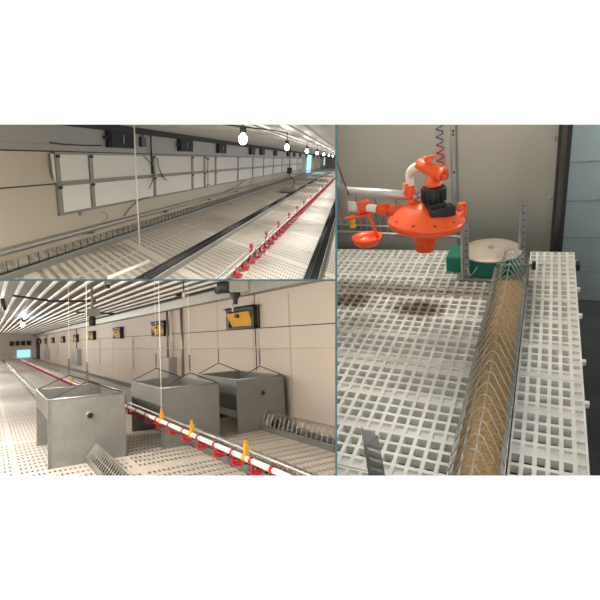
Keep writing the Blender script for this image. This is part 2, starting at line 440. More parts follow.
# white cord, white stick, weighing platform, cables
tag(MB().tube([(-4.40, 9.89, 0), (-4.41, 9.89, 1.3), (-4.40, 9.89, 2.55)], .016, 8).build('hanging_rope', 'white', None, HA), 'white cord hanging from ceiling to slats in front of the white panels', 'cord')
tag(MB().tube([(-3.64, 7.0, .03), (-3.53, 8.3, .03)], .035, 8).build('plastic_pipe', 'white', None, HA), 'white plastic pipe lying loose on the slatted floor', 'pipe')
t = thing('weighing_platform', HA, (-3.42, 28.2, 0), 'low grey weighing platform standing on the slats beside the middle feeder', 'scale')
MB().box(-.40, .33, -.9, .9, .06, .20).build('platform', 'trough', t, bevel=.01)
MB().box(-.3, .25, -.8, .8, 0, .06).build('base', 'charcoal', t)
MB().box(.12, .30, -.2, .2, .20, .36).build('load_cell', 'framegrey', t)
MB().tube([(.22, 0, .34), (.30, 0, .52), (.26, 0, .74), (.08, 0, .86), (-.02, 0, .95), (-.03, 0, 1.04)], .022, 6).build('signal_cable', 'black', t)
t = thing('cable_box', HA, (-3.45, 28.2, 1.045), 'small black box hanging on a cable above the weighing platform', 'box')
MB().box(-.12, .14, -.12, .12, 0, .34).build('case', 'charcoal', t, bevel=.01)
MB().tube([(0, 0, .34), (.0, 0, 1.46)], .02, 6).build('cable', 'darkwire', t)
tag(MB().tube([(-2.9, 8.6, 2.54), (-2.3, 9.6, 2.51), (-1.7, 11.0, 2.52), (-1.5, 11.6, 2.5)], .015, 6).build('ceiling_cable', 'darkwire', None, HA), 'dark cable looping under the ceiling to the second bulb', 'cable')
def cable(pts, label, r=.012, m='darkwire', H=HA, name='loose_cable'):
    P = [Vector(p) for p in pts]; out = []
    for i in range(len(P) - 1):
        p0 = P[max(0, i - 1)]; p1 = P[i]; p2 = P[i + 1]; p3 = P[min(len(P) - 1, i + 2)]
        for k in range(5):
            u = k / 5
            out.append(.5 * ((2 * p1) + (p2 - p0) * u + (2 * p0 - 5 * p1 + 4 * p2 - p3) * u * u + (3 * p1 - p0 - 3 * p2 + p3) * u ** 3))
    out.append(P[-1])
    return tag(MB().tube(out, r, 6).build(name, m, None, H), label, 'cable')
q = XW + .08
cable([(q, 13.5, 1.80), (q, 14.0, 1.6), (q, 14.2, 1.3), (q, 14.0, 1.05), (q, 13.8, .9)], 'black cable drooping over the second wide white panel', .012)
cable([(q, 14.5, 1.75), (q, 14.6, 1.45), (q, 14.9, 1.2), (q, 15.2, 1.08)], 'black cable with a hooked end beside the drooping one', .014)
cable([(q, 12.1, .285), (q, 12.4, .42), (q, 13.0, .60), (q, 13.7, .66)], 'dark cable arching up from the wall pipe below the panels', .013)
cable([(q, 11.0, .285), (q, 11.25, .36), (q, 11.1, .48), (q, 10.9, .52)], 'short curled cable rising from the pipe under the narrow panel', .009, 'framegrey')
cable([(q, 22.8, .285), (q, 23.6, .30), (q, 25.2, .38), (q, 27, .62)], 'thin dark cable leaning on the wall below the middle panels', .014)
t = thing('junction_box', HA, (XW, 13.55, 2.18), 'dark reddish junction box right of the largest navy air inlet', 'box')
MB().box(0, .09, -.16, .16, -.14, .12).build('case', mat('dark_red_plastic', (66, 40, 38), .5), t, bevel=.01)
MB().tube([(.05, 0, .12), (.05, 0, .37)], .02, 6).build('conduit', 'charcoal', t)
tag(MB().tube([(XW + .06, 14.1, 1.30), (XW + .06, 14.1, 2.52)], .022, 8).build('wall_conduit', 'charcoal', None, HA), 'dark vertical conduit on the wall beside the junction box', 'conduit')
tag(MB().box(XW + .012, XW + .07, 7.1, 7.22, 2.12, 2.2).build('wall_sensor', 'white', None, HA), 'small white sensor on the grey upper wall in the corner', 'sensor')
cable([(XW + .05, 9.2, 2.02), (XW + .06, 9.7, 2.0), (XW + .06, 10.6, 2.0), (XW + .06, 11.2, 2.02)], 'short dark cable on the upper wall left of the largest inlet', .012)
t = thing('white_downpipe', HA, (XW + .06, 19.9, 0), 'white vertical pipe over the middle white panels', 'pipe')
MB().tube([(0, 0, .58), (0, 0, 1.86)], .05, 8).build('pipe', 'white', t)
for z in (.7, 1.2, 1.7): MB().box(-.05, .05, -.08, .08, z, z + .04).build('clip', 'framegrey', t)

# ================================================================== HALL B (lower left): barn with hoppers
XB = 4.42
KW = XB / 4.15
wz = lambda z: 1.6 + (z - 1.6) * KW
struct(MB().box(XB, XB + .12, 1.2, 62, -.5, 3.2), 'wall_right', 'pinkbeige', HB)
struct(MB().box(XB - .006, XB, 1.2, 62, 1.708, 1.724), 'trim_7', 'charcoal', HB)
vj = MB()
for y in (6.72, 8.02, 11.98, 20.3, 28.0, 40): vj.box(XB - .004, XB, y * KW, y * KW + .035, 0, 2.3)
struct(vj, 'trim_8', mat('faint_wall_joint', (188, 172, 156), .6), HB)
struct(MB().box(-3.2, XB, 62, 62.2, -.5, 4), 'wall_end_right', 'pinkbeige', HB)
struct(MB().box(-3.3, -3.2, .6, 62, -.5, 4), 'wall_side_left', 'beige', HB)
struct(MB().add([(-3.2, .6, 0), (XB, .6, 0), (XB, 62, 0), (-3.2, 62, 0)], [(0, 1, 2, 3)]), 'floor_right', 'slatB', HB)
struct(MB().box(-3.2, XB, .6, 62, -.25, -.035), 'floor_pit_right', 'pitlight', HB)
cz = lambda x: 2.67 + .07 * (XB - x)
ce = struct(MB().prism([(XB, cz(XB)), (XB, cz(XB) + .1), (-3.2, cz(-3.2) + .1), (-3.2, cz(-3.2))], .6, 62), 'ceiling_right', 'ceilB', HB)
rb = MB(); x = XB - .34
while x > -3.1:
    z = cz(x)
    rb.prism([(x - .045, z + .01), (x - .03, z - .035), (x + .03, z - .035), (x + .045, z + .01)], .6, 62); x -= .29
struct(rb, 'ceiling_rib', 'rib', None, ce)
t = thing('eave_duct', HB, (XB, 0, 2.385), 'pale steel duct running along the top of the hopper barn wall', 'duct')
MB().prism([(-.16, 0.03), (0, 0), (0, .27), (-.16, .24)], 2, 62).build('duct_body', 'galv_dull', t)
MB().tube([(-.15, 2, .015), (-.15, 62, .015)], .022, 8).build('lower_rail', 'wire', t)
MB().tube([(-.17, 2, .26), (-.17, 62, .26)], .02, 8).build('upper_rail', 'darkwire', t)

def inlet_yellow(loc, label):
    t = thing('air_inlet', HB, loc, label, 'air inlet', 'yellow air inlets in the hopper barn')
    w, hgt = 1.28, .42
    fr = MB()
    fr.box(-.14, 0, -w / 2, w / 2, hgt / 2 - .05, hgt / 2); fr.box(-.14, 0, -w / 2, w / 2, -hgt / 2, -hgt / 2 + .04)
    fr.box(-.14, 0, -w / 2, -w / 2 + .1, -hgt / 2, hgt / 2); fr.box(-.14, 0, w / 2 - .14, w / 2, -hgt / 2, hgt / 2); fr.box(-.02, 0, -w / 2, w / 2, -hgt / 2, hgt / 2)
    fr.build('frame', 'black', t)
    a, b, z0, z1 = -w / 2 + .12, w / 2 - .12, -hgt / 2 + .05, hgt / 2 - .09
    fl = MB().hexa([(-.10, a, z0), (-.08, a, z0), (-.08, b - .09, z0), (-.10, b - .09, z0), (-.19, a, z1), (-.17, a, z1), (-.17, b, z1), (-.19, b, z1)]).build('flap', 'yellow', t)
    MB().box(-.215, -.16, -.06, .05, .02, .09).build('pull_hook', 'black', fl)
    MB().hexa([(-.2, -w / 2 - .06, hgt / 2), (0, -w / 2 - .06, hgt / 2), (0, w / 2 + .06, hgt / 2), (-.2, w / 2 + .06, hgt / 2),
               (-.14, -w / 2, hgt / 2 + .035), (0, -w / 2, hgt / 2 + .035), (0, w / 2, hgt / 2 + .035), (-.14, w / 2, hgt / 2 + .035)]).build('hood', 'black', t)
    return t
ly = ['largest yellow-flapped black air inlet above the hopper by the wall', 'yellow-flapped air inlet above the middle hopper', 'third yellow-flapped air inlet along the wall from the largest',
      'fourth yellow-flapped air inlet along the wall from the largest', 'fifth yellow-flapped air inlet along the wall, above a grey control box', 'sixth yellow-flapped air inlet along the wall from the largest',
      'seventh yellow-flapped air inlet along the wall from the largest', 'eighth yellow-flapped air inlet along the wall from the largest', 'farthest yellow-flapped air inlet on the hopper barn wall']
first = None
for i, y in enumerate((8.6, 14.1, 19.5, 25.1, 30.3, 36.1, 42.3, 48.0, 53.6)):
    if first is None: first = inlet_yellow((XB, y * 1.035, wz(1.915)), ly[0])
    else: dup(first, HB, (XB, y * 1.035, wz(1.865 if i < 4 else 1.80)), ly[i])

# hoppers
def hopper(loc, label, knob=True, w=.96):
    d, hh, th = 1.74, .875, .012
    t = thing('feed_hopper', HB, loc, label, 'hopper', 'galvanised feed hoppers')
    f = MB().box(0, w, 0, th, 0, hh).box(0, th, -.018, 0, 0, hh).box(w - th, w, -.018, 0, 0, hh)
    f.build('front_plate', 'hopper', t)
    MB().box(0, w, d - th, d, 0, hh).build('back_plate', 'hopper', t)
    for s in (0, 1):
        X = (lambda v: v if s == 0 else w - v)
        m = MB(); k = th if s == 0 else -th
        m.add([(X(0), th, hh), (X(0), d - th, hh), (X(0), d - th, .62), (X(0), th, .62), (X(.30), d - th, .26), (X(.30), th, .26),
               (X(0) + k, th, hh), (X(0) + k, d - th, hh), (X(0) + k, d - th, .625), (X(0) + k, th, .625), (X(.31), d - th, .27), (X(.31), th, .27)],
              [(0, 1, 2, 3), (3, 2, 4, 5), (6, 9, 8, 7), (9, 11, 10, 8), (0, 6, 7, 1), (5, 4, 10, 11), (0, 3, 9, 6), (3, 5, 11, 9), (1, 7, 8, 2), (2, 8, 10, 4)])
        m.build('side_panel', 'hopper', t)
    MB().box(.29, w - .29, th, d - th, .14, .265).build('outlet_tray', 'galv_dull', t)
    r = MB()
    for p, q_ in (((0, 0, hh), (w, 0, hh)), ((0, d, hh), (w, d, hh)), ((0, 0, hh), (0, d, hh)), ((w, 0, hh), (w, d, hh))): r.tube([p, q_], .011, 6)
    r.build('rim', 'galv', t)
    if knob:
        kb = MB().lathe([(.034, 0), (.034, .05), (.028, .06)], 14, T(w * .52, 0, .62) @ RX(90)).build('black_plug', 'black', t)
        MB().lathe([(.05, 0), (.05, .012), (.03, .014)], 14, T(w * .52, 0, .62) @ RX(90)).build('plug_ring', 'trough', kb)
    return t, w, d, hh
HOP = [((.63, 7.02, 0), 'left galvanised feed hopper with a black plug, red cups behind it', True, .955), ((2.10, 7.06, 0), 'middle galvanised feed hopper behind the white drinker pipe', False, .90), ((3.38, 7.22, 0), 'galvanised feed hopper with a black plug against the beige wall', True, .90)]
slabel = ['front wire sling holding the left hopper', 'rear wire sling holding the left hopper', 'front wire sling holding the middle hopper', 'rear wire sling holding the middle hopper', 'front wire sling holding the hopper by the wall', 'rear wire sling holding the hopper by the wall']
for i, (loc, lab, kn, w) in enumerate(HOP):
    _, w, d, hh = hopper(loc, lab, kn, w)
    for j, yy in enumerate((0, d)):
        base = (loc[0], loc[1] + yy, hh)
        s = thing('hanging_sling', HB, base, slabel[2 * i + j], 'sling', 'slings of the feed hoppers')
        ap = .19
        zt = min(cz(loc[0] + w / 2) - hh + .02, 9)
        MB().tube([(0.01, 0, 0), (w / 2, 0, ap), (w - .01, 0, 0)], .008, 6).build('yoke', 'darkwire', s)
        ch = MB()
        for k in range(5):
            z = ap + .02 + k * .05
            ch.tube([(w / 2 - .012, 0, z), (w / 2 + .012, 0, z + .025), (w / 2 - .012, 0, z + .045)], .008, 5)
        ch.build('chain', 'charcoal', s)
        MB().tube([(w / 2, 0, ap), (w / 2, 0, zt)], .004, 6).build('hanging_wire', 'hose' if i < 2 else 'framegrey', s)

# feeders of the hopper barn
def feeder2(x, y0, y1, label, step=.10, apex=.24, wr=.006, hoop=False, longs=True):
    t = feeder('chain_feeder', HB, x, y0, y1, label, w=.24, hh=.09, apex=apex, step=step, wire='wire', tm='trough', wr=wr, ystop=12, hoop=hoop, longs=longs)
    MB().add([(-.125, y1 - .22, .10), (.125, y1 - .22, .10), (.125, y1 - .02, .10), (-.125, y1 - .02, .10), (0, y1 - .26, .26), (0, y1 - .02, .26)], [(0, 4, 5, 3), (4, 1, 2, 5)]).build('end_cover', 'galv', t)
    return t
feeder2(1.20, 4.0, 7.00, 'short feeder trough with wire grill coming out of the left hopper')
feeder2(2.62, 3.2, 7.04, 'feeder trough behind the white drinker pipe, out of the middle hopper')
feeder2(3.94, 3.4, 7.20, 'wire-grilled feeder trough along the foot of the beige wall', .13, .30, .0045, True, False)
feeder('chain_feeder', HB, 1.2, 8.84, 60, 'long feeder trough running from the left hopper to the far end', w=.16, hh=.08, apex=.12, step=.2, wire='wire', tm='galv_dull', ystop=30)
feeder('chain_feeder', HB, 3.75, 9.0, 60, 'feeder trough running along the wall behind the middle hopper', w=.2, hh=.12, apex=.2, step=.2, wire='wire', tm='galv_dull', ystop=30)

# drinker line with red cups
t = thing('drinker_line', HB, (1.965, 0, .478), 'white drinker pipe with red cups and yellow clips before the hoppers', 'drinker line')
MB().tube([(0, 2.6, 0), (0, 61, 0)], .026, 12).build('water_pipe', 'white', t)
MB().tube([(.03, 2.6, .06), (.03, 61, .06)], .013, 8).build('support_rail', 'galv', t)
c0 = None; y = 3.05; n = 0
cups = [3.22, 3.55, 3.92, 4.32, 4.75, 5.22, 5.72, 6.25, 6.8, 7.35, 7.9, 8.45, 9.0] + [9.6 + .62 * k for k in range(60)]
def cup2():
    m = MB()
    m.lathe([(.014, -.130), (.040, -.126), (.074, -.100), (.067, -.099), (.038, -.118), (.006, -.12)], 16, T(.045, 0, 0))
    m.box(-.012, .012, -.012, .012, -.115, 0); m.box(-.006, .045, -.012, .012, -.122, -.112)
    m.lathe([(.034, -.02), (.034, .02)], 14, RX(90))
    return m
for y in cups:
    if c0 is None: c0 = cup2().build('drinker_cup', 'red', t); c0.location = (0, y, 0)
    else:
        c = c0.copy(); COL.objects.link(c); c.parent = t; c.location = (0, y, 0)
h0 = None
for y in (4.05, 5.45, 6.62, 8.7, 11.5, 15):
    if h0 is None:
        m = MB().lathe([(.036, -.028), (.036, .028)], 12, RX(90)); m.box(-.012, .035, -.02, .02, .02, .11); m.box(-.005, .02, -.012, .012, .10, .16)
        h0 = m.build('hanger_clip', 'yellow', t); h0.location = (0, y, 0)
    else:
        c = h0.copy(); COL.objects.link(c); c.parent = t; c.location = (0, y, 0)
for y in (6.62,):
    MB().tube([(.01, y, .12), (.01, y, 2.25)], .005, 6).build('suspension_cord', 'white', t)

# cords, conduits, control boxes on the wall
tag(MB().tube([(XB - .14, 2.6, 1.37), (XB - .14, 5.9, 1.36), (XB - .14, 39.5, 1.16)], .007, 6).build('wall_rope', 'white', None, HB), 'white cord stretched level along the beige wall above the hoppers', 'cord')
tag(MB().tube([(XB - .04, 12.69, .3), (XB - .04, 12.69, 2.39)], .035, 8).build('wall_conduit', 'wire', None, HB), 'grey vertical conduit on the wall behind the middle hopper', 'conduit')
tag(MB().tube([(XB - .05, 13.52, .9), (XB - .05, 13.52, 2.39)], .03, 8).build('wall_conduit', 'white', None, HB), 'white vertical conduit just left of the grey one on the wall', 'conduit')
def cbox(y, z0, z1, w, label):
    t = thing('control_box', HB, (XB, y, z0), label, 'control box')
    MB().box(-.2, 0, -w / 2, w / 2, 0, z1 - z0).build('case', 'galv', t, bevel=.01)
    MB().box(-.225, -.2, -w / 2 + .03, w / 2 - .03, .03, z1 - z0 - .03).build('door', 'galv_dull', t)
    MB().tube([(-.08, 0, z1 - z0), (-.08, 0, 2.39 - z0)], .03, 6).build('conduit', 'framegrey', t)
cbox(13.8, .2, 1.05, 1.05, 'grey control box on the wall behind the middle hopper')
cbox(31.1, .3, 1.2, 2.4, 'grey control box under the fifth yellow air inlet')
cbox(48.4, .25, 1.12, 3.2, 'small far grey control box on the hopper barn wall')
for i, y in enumerate((17.9, 24.1, 40.5)):
    tag(MB().tube([(XB - .06, y, .55), (XB - .05, y + .05, 1.1), (XB - .05, y, 1.68)], .012, 6).build('pull_rope', 'framegrey', None, HB),
        ['thin pull cord hanging under the second and third yellow inlets', 'thin pull cord hanging under the third and fourth yellow inlets', 'thin far pull cord between the two small control boxes'][i], 'cord')
tag(MB().tube([(XB - .012, 8.45, .89), (XB - .012, 8.45, 2.39)], .008, 6).build('wall_wire', 'charcoal', None, HB), 'thin dark wire running down the wall right of the largest yellow inlet', 'wire')

# ceiling fittings
t = thing('ceiling_sensor', HB, (2.0, 11.9, 2.12), 'black cone sensor hanging from a grey bracket under the ribbed ceiling', 'sensor')
MB().lathe([(.06, -.16), (.075, -.14), (.075, .03), (.05, .06)], 16).build('sensor_body', 'black', t)
MB().box(-.16, .16, -.06, .06, .06, .24).build('bracket', 'framegrey', t)
MB().tube([(0, 0, .2), (0, 0, cz(2.0) - 2.12)], .025, 8).build('stem', 'framegrey', t)
MB().tube([(-.34, 0, .16), (.5, .1, .12)], .02, 6).build('arm', 'darkwire', t)
t = thing('winch_motor', HB, (2.10, 4.55, 1.94), 'grey winch motor with black cap and shaft hanging at the ceiling edge', 'motor', rz=-33)
MB().lathe([(.055, -.07), (.062, -.05), (.062, .06), (.045, .07)], 16, T(-.06, 0, .16) @ RY(90)).build('motor_cap', 'black', t)
MB().box(-.0, .2, -.06, .06, .10, .235).build('gear_case', 'framegrey', t, bevel=.012)
MB().lathe([(.022, -.02), (.028, .03), (.055, .075), (.055, .10)], 16, T(.05, 0, .0)).build('funnel', 'charcoal', t)
MB().tube([(.02, 0, -.10), (.02, 0, -.01)], .009, 8).build('shaft', 'galv', t)
MB().tube([(-.13, -.03, .12), (-.13, .03, .12)], .03, 10).build('pulley', 'black', t)
t = thing('ceiling_bracket', HB, (1.75, 8.9, 2.58), 'small grey ceiling fitting right of the cone sensor bracket', 'fitting')
MB().box(-.05, .05, -.05, .05, 0, .21).build('body', 'framegrey', t)
MB().lathe([(.04, -.06), (.05, -.04), (.05, .0)], 12).build('nozzle', 'darkwire', t)
t = thing('ceiling_camera', HB, (2.9, 8.4, 2.34), 'small black and white camera under the ceiling above the second inlet', 'camera')
MB().box(-.09, .0, -.04, .04, 0, .06).build('camera_body', 'black', t)
MB().lathe([(.03, 0), (.03, .09)], 12, T(.06, 0, -.02)).build('light_cap', 'white', t)
MB().tube([(.06, 0, .06), (.06, 0, .40)], .012, 6).build('stem', 'darkwire', t)
MB().box(-.05, .07, -.01, .01, .045, .06).build('arm', 'darkwire', t)
tag(MB().tube([(.5, 13.6, 2.80), (1.45, 14.6, 2.74), (2.35, 13.5, 2.66)], .03, 8).build('cross_pipe', 'darkwire', None, HB), 'dark pipe crossing under the ceiling ribs beside the cone sensor', 'pipe')
tag(MB().tube([(.28, 14.4, 2.80), (.34, 14.4, 2.5)], .05, 8).build('hanging_sensor', 'black', None, HB), 'black sensor hanging under the ribs at the left edge', 'sensor')

# far end of the hopper barn
struct(MB().box(2.6, 3.9, 61.93, 61.99, .15, 1.0), 'window_22', 'daylight', HB)
lf = ['dark vent first from the corner on the far end wall', 'dark vent second from the corner on the far end wall', 'dark vent third from the corner on the far end wall', 'dark vent fourth from the corner on the far end wall']
v0 = None
for i, x in enumerate((3.75, 3.2, 2.65, 2.1)):
    v = MB().box(-.2, .2, -.12, 0, -.25, .25).build('end_vent', 'charcoal', None, HB @ T(x, 62, 1.75)) if v0 is None else v0.copy()
    if v0 is not None: COL.objects.link(v); v.matrix_world = HB @ T(x, 62, 1.75)
    else: v0 = v
    tag(v, lf[i], 'vent', 'dark vents on the far end wall')
struct(MB().box(XB - .06, XB + .0, 56.5, 60.5, 0, 2.2), 'door_1', 'navy', HB)

# lamps of the hopper barn: bulbs on drops, one blue-white in view, an unseen row added at the left
t = bulb_lamp(HB, (1.35, 26.5, 2.55), cz(1.35), 'blue-white bulb glowing under the ribbed ceiling', 90, (.75, .9, 1), True, 'bluebulb', 'bulbs in the hopper barn', .1)
for i, (x, y) in enumerate(((-.3, 3.4), (-.3, 6.2), (-.3, 9.8), (-.4, 15))):
    bulb_lamp(HB, (x, y, 2.1), cz(x), 'bulb in the unseen left row of the hopper barn, out of the picture', E_B * (1.6 if i < 2 else 1.2), COL_B, True, group='unseen bulbs of the hopper barn')
for y in (22, 30, 38, 46, 55): lamp(HB, (-.6, y, 2.3), E_B * 1.9, COL_B)  # bare lights added along the left row to brighten the far hall

# ================================================================== HALL C (right): regulator, feeder corner and slats
YW = 2.75
struct(MB().box(-1.6, .045, YW, YW + .05, -.75, 2.2), 'wall_back', 'sheet', HC)
struct(MB().box(.06, .085, YW + .02, YW + .10, -.75, 2.2), 'trim_12', 'framegrey', HC)
jt = MB().box(.045, .06, YW - .02, YW + .05, -.75, 2.2).box(.085, .105, YW - .01, YW + .12, -.75, 2.2)
struct(jt, 'trim_9', 'charcoal', HC)
bw = struct(MB().box(-.2, 2.6, 3.15, 3.25, -1.3, 2.2), 'wall_back_right', 'bluewall', HC)
jl = MB()
for z in (-.42, -.19, .04, .27, .50, .73): jl.box(-.2, 2.6, 3.146, 3.15, z, z + .006)
struct(jl, 'panel_joint', mat('wall_joint_grey', (128, 142, 145), .8), None, bw)
struct(MB().box(1.5, 1.6, -.6, 3.2, -1.3, 2.2), 'wall_side_right', 'bluewall', HC)
struct(MB().box(-1.6, 1.6, -.6, 3.25, -1.35, -.62), 'floor_low', 'concrete', HC)
struct(MB().box(-1.7, 1.7, -.9, 3.3, 2.2, 2.3), 'ceiling_low', 'divider', HC)
struct(MB().box(-1.6, .14, -.3, 2.74, -.62, -.45), 'floor_pit_low', 'deep', HC)
sb = MB()
for (x, z) in ((.03, 1.1), (.03, .75), (.03, .50), (.03, .2), (-1.13, .6), (-1.13, .33)):
    sb.lathe([(.009, 0), (.009, .004), (.004, .007)], 10, T(x, YW, z) @ RX(90))
struct(sb, 'trim_10', 'galv', HC)
struct(MB().box(-1.6, -1.12, YW - .012, YW, -.75, 2.2), 'trim_11', 'sheet', HC)

# slat panels: real through holes, closed row after each three open rows
def slat_panel(x0, x1, y0, y1, nx, ny, closed, th=.028, wall=.0115):
    m = MB(); px, py = (x1 - x0) / nx, (y1 - y0) / ny
    hx, hy = wall / 2, wall * .48
    def quad(a, b, c, d, z): m.add([(a, c, z), (b, c, z), (b, d, z), (a, d, z)], [(0, 1, 2, 3)])
    for z in (0, -th):
        for j in range(ny + 1):
            ya = y0 if j == 0 else y0 + j * py - hy; yb = y1 if j == ny else y0 + j * py + hy
            quad(x0, x1, ya, yb, z)
        for j in range(ny):
            ya, yb = y0 + j * py + hy, y0 + (j + 1) * py - hy
            for i in range(nx + 1):
                xa = x0 if i == 0 else x0 + i * px - hx; xb = x1 if i == nx else x0 + i * px + hx
                quad(xa, xb, ya, yb, z)
    for j in range(ny):
        ya, yb = y0 + j * py + hy, y0 + (j + 1) * py - hy
        for i in range(nx):
            xa, xb = x0 + i * px + hx, x0 + (i + 1) * px - hx
            c = closed(i, j)
            zb = -.010 if c else -th
            ix = 0.0 if c else .0015
            m.add([(xa, ya, 0), (xb, ya, 0), (xb, yb, 0), (xa, yb, 0), (xa + ix, ya + ix, zb), (xb - ix, ya + ix, zb), (xb - ix, yb - ix, zb), (xa + ix, yb - ix, zb)],
                  [(0, 1, 5, 4), (1, 2, 6, 5), (2, 3, 7, 6), (3, 0, 4, 7)] + ([(4, 5, 6, 7)] if c else []))
    m.add([(x0, y0, 0), (x1, y0, 0), (x1, y1, 0), (x0, y1, 0), (x0, y0, -th), (x1, y0, -th), (x1, y1, -th), (x0, y1, -th)], [(0, 1, 5, 4), (1, 2, 6, 5), (2, 3, 7, 6), (3, 0, 4, 7)])
    return m
YS = [.38, .915, 1.455, 1.995, 2.50]
ln = ['white slat panel under the metal bracket, nearest and left of the feeder', 'white slat panel second from the bottom, left of the feeder', 'white slat panel with brown stains, left of the feeder', 'white slat panel below the orange regulator, at the back']
rn = ['white slat panel nearest, right of the feeder trough', 'white slat panel second from the bottom, right of the feeder', 'white slat panel third from the bottom, right of the feeder', 'white slat panel at the back right corner beside the metal sheet']
for k in range(4):
    a, b = YS[k] + .002, YS[k + 1] - .002
    ny = 13 if k < 3 else 12
    t = tag(slat_panel(-1.36, -.186, a, b, 29, ny, lambda i, j: (j % 4 == 0) or (k == 3 and j < 2)).build('slatted_mat', 'slatC', None, HC), ln[k], 'slat panel', 'white slat panels left of the feeder')
    t = tag(slat_panel(-.046, .150, a, b, 6, ny - 1, lambda i, j: (j % 4 == 0) or i == 5).build('slatted_mat', 'slatC', None, HC), rn[k], 'slat panel', 'white slat panels right of the feeder')
    for y in (a + .12, b - .1): MB().box(.15, .163, y, y + .016, -.02, -.004).build('lug', 'white', t)
# the panel frame carrying the slats
for x, q_ in ((-1.2, 'leftmost of the dark joists below the slats'), (-.75, 'dark joist below the slats under the brown stains'), (-.3, 'dark joist below the slats left of the feeder'), (.1, 'dark joist below the slats right of the feeder')):
    tag(MB().box(x, x + .04, -.2, 2.48, -.11, -.03).build('floor_joist', 'charcoal', None, HC), q_, 'joist', 'joists below the slats')

# feeder trough with wire grill and brown feed
FX0, FX1, FXC = -.182, -.050, -.116
t = thing('chain_feeder', HC, (0, 0, 0), 'galvanised feeder trough full of brown feed under a wire grill', 'feeder')
hh = .072; k = .004
MB().prism([(FX0, -.03), (FX1, -.03), (FX1, hh), (FX1 - .010, hh), (FX1 - .010, hh - k), (FX1 - k, hh - k), (FX1 - k, -.026), (FX0 + k, -.026), (FX0 + k, hh - k), (FX0 + .010, hh - k), (FX0 + .010, hh), (FX0, hh)], .55, 2.13).build('trough', 'trough', t)
fd = MB(); ny = 90
vs = []; fs = []
for j in range(ny):
    y = .56 + j * (2.12 - .56) / (ny - 1)
    for i in range(7):
        x = FX0 + k + (FX1 - FX0 - 2 * k) * i / 6
        vs.append((x, y, .022 + .006 * math.sin(i / 6 * PI) + random.uniform(-.0025, .0025)))
for j in range(ny - 1):
    for i in range(6): fs.append((j * 7 + i, j * 7 + i + 1, (j + 1) * 7 + i + 1, (j + 1) * 7 + i))
fd.add(vs, fs, True).build('feed', 'feed', t)
g = MB(); y = .58; AZ = .160
while y < 2.2:
    g.tube([(FX0 - .002, y - .05, hh - .03), (FX0, y - .045, hh + .005), (FXC - .016, y + .012, AZ - .010), (FXC - .008, y + .014, AZ), (FXC + .006, y + .014, AZ), (FXC + .014, y + .012, AZ - .008), (FX1, y - .045, hh + .005), (FX1 + .002, y - .05, hh - .03)], .0020, 6)
    y += .054
g.build('grill_wire', 'wire', t)
g = MB()
for (x, z) in ((FX0 - .001, hh), (FX1 + .001, hh), (FXC, AZ - .012), ((FX0 + FXC) / 2, (hh + AZ) / 2)):
    g.tube([(x, .56, z), (x, 2.26, z)], .0026, 6)
g.build('long_wire', 'wire', t)

# green corner wheel
wx, wy = -.215, 2.29
t = thing('corner_wheel', HC, (wx, wy, 0), 'green feeder corner with round dusty galvanised lid by the metal sheet', 'feeder corner')
MB().lathe([(.122, .006), (.128, .010), (.132, .086), (.128, .092)], 40).build('housing', 'green', t)
lid = MB().lathe([(.138, .092), (.140, .096), (.136, .102), (.06, .106), (.01, .108)], 40).build('lid', mat('dusty_lid', (196, 184, 166), .5, .3, .1, 18), t)
MB().lathe([(.012, .108), (.014, .110), (.012, .120), (.004, .122)], 6, None, False).build('bolt', 'galv', lid)
MB().box(-.20, -.06, -.07, .08, .006, .088).build('side_arm', 'green', t, bevel=.006)
MB().box(-.14, .06, -.15, .10, .001, .006).build('base_plate', 'trough', t)
def post(loc, top, label, rz=0, w=.022):
    t = thing('perforated_post', HC, loc, label, 'post', rz=rz)
    m = MB().box(0, w, 0, .003, 0, top).box(0, .003, 0, w, 0, top)
    b = m.build('angle', 'galv', t)
    h_ = MB(); z = .02
    while z < top - .01:
        h_.lathe([(.004, 0), (.004, .0008)], 8, T(w * .55, 0, z) @ RX(90)); z += .033
    h_.build('bolt_hole', 'black', b)
    return t
post((-.322, 2.14, 0), .285, 'perforated galvanised post in front of the green feeder corner', 30, .028)
post((-.085, 2.28, 0.0), .33, 'galvanised post standing at the end of the feeder grill', 30, .022)
tag(MB().tube([(-.3, 2.115, .08), (-.285, 2.10, .05), (-.27, 2.105, .065), (-.255, 2.10, .095)], .0025, 6).build('wire_hook', 'wire', None, HC), 'bent wire hook on the green feeder corner', 'hook')
t = thing('grill_clamp', HC, (-.075, 2.10, .04), 'greenish clamp bar across the end of the feeder grill', 'clamp')
MB().tube([(-.10, 0, .07), (.05, .0, .07)], .007, 8).build('bar', mat('dull_green_paint', (96, 120, 96), .5), t)
MB().box(.045, .06, -.012, .012, .055, .085).build('end_block', 'charcoal', t)
MB().box(.03, .036, -.01, .01, -.03, .07).build('strap', 'galv', t)

# feeder along the back sheet
RB = HC @ T(-.40, 2.56, 0) @ RZ(-7)
t = thing('chain_feeder', HC, (-.40, 2.56, 0), 'grey feeder trough with leaning wires along the metal sheet, behind the regulator', 'feeder', rz=-7)
MB().box(-1.0, .0, -.06, -.056, -.03, .075).box(-1.0, .0, .056, .06, -.03, .075).box(-1.0, .0, -.06, .06, -.03, -.026).build('trough', 'trough', t)
MB().tube([(-1.0, -.06, .08), (.02, -.06, .08)], .008, 10).tube([(-1.0, -.03, .112), (.03, -.03, .112)], .006, 8).build('rail', 'wire', t)
g = MB()
for i in range(24):
    x = -1.0 + i * .043
    g.tube([(x, -.058, .08), (x - .012, .0, .17), (x - .012, .06, .08)], .0016, 5)
g.build('grill_wire', 'wire', t)
g = MB()
for i in range(8):
    x = -.96 + i * .125
    g.tube([(x + .025, -.03, .10), (x - .02, .0, .25), (x - .028, .01, .29)], .0022, 5)
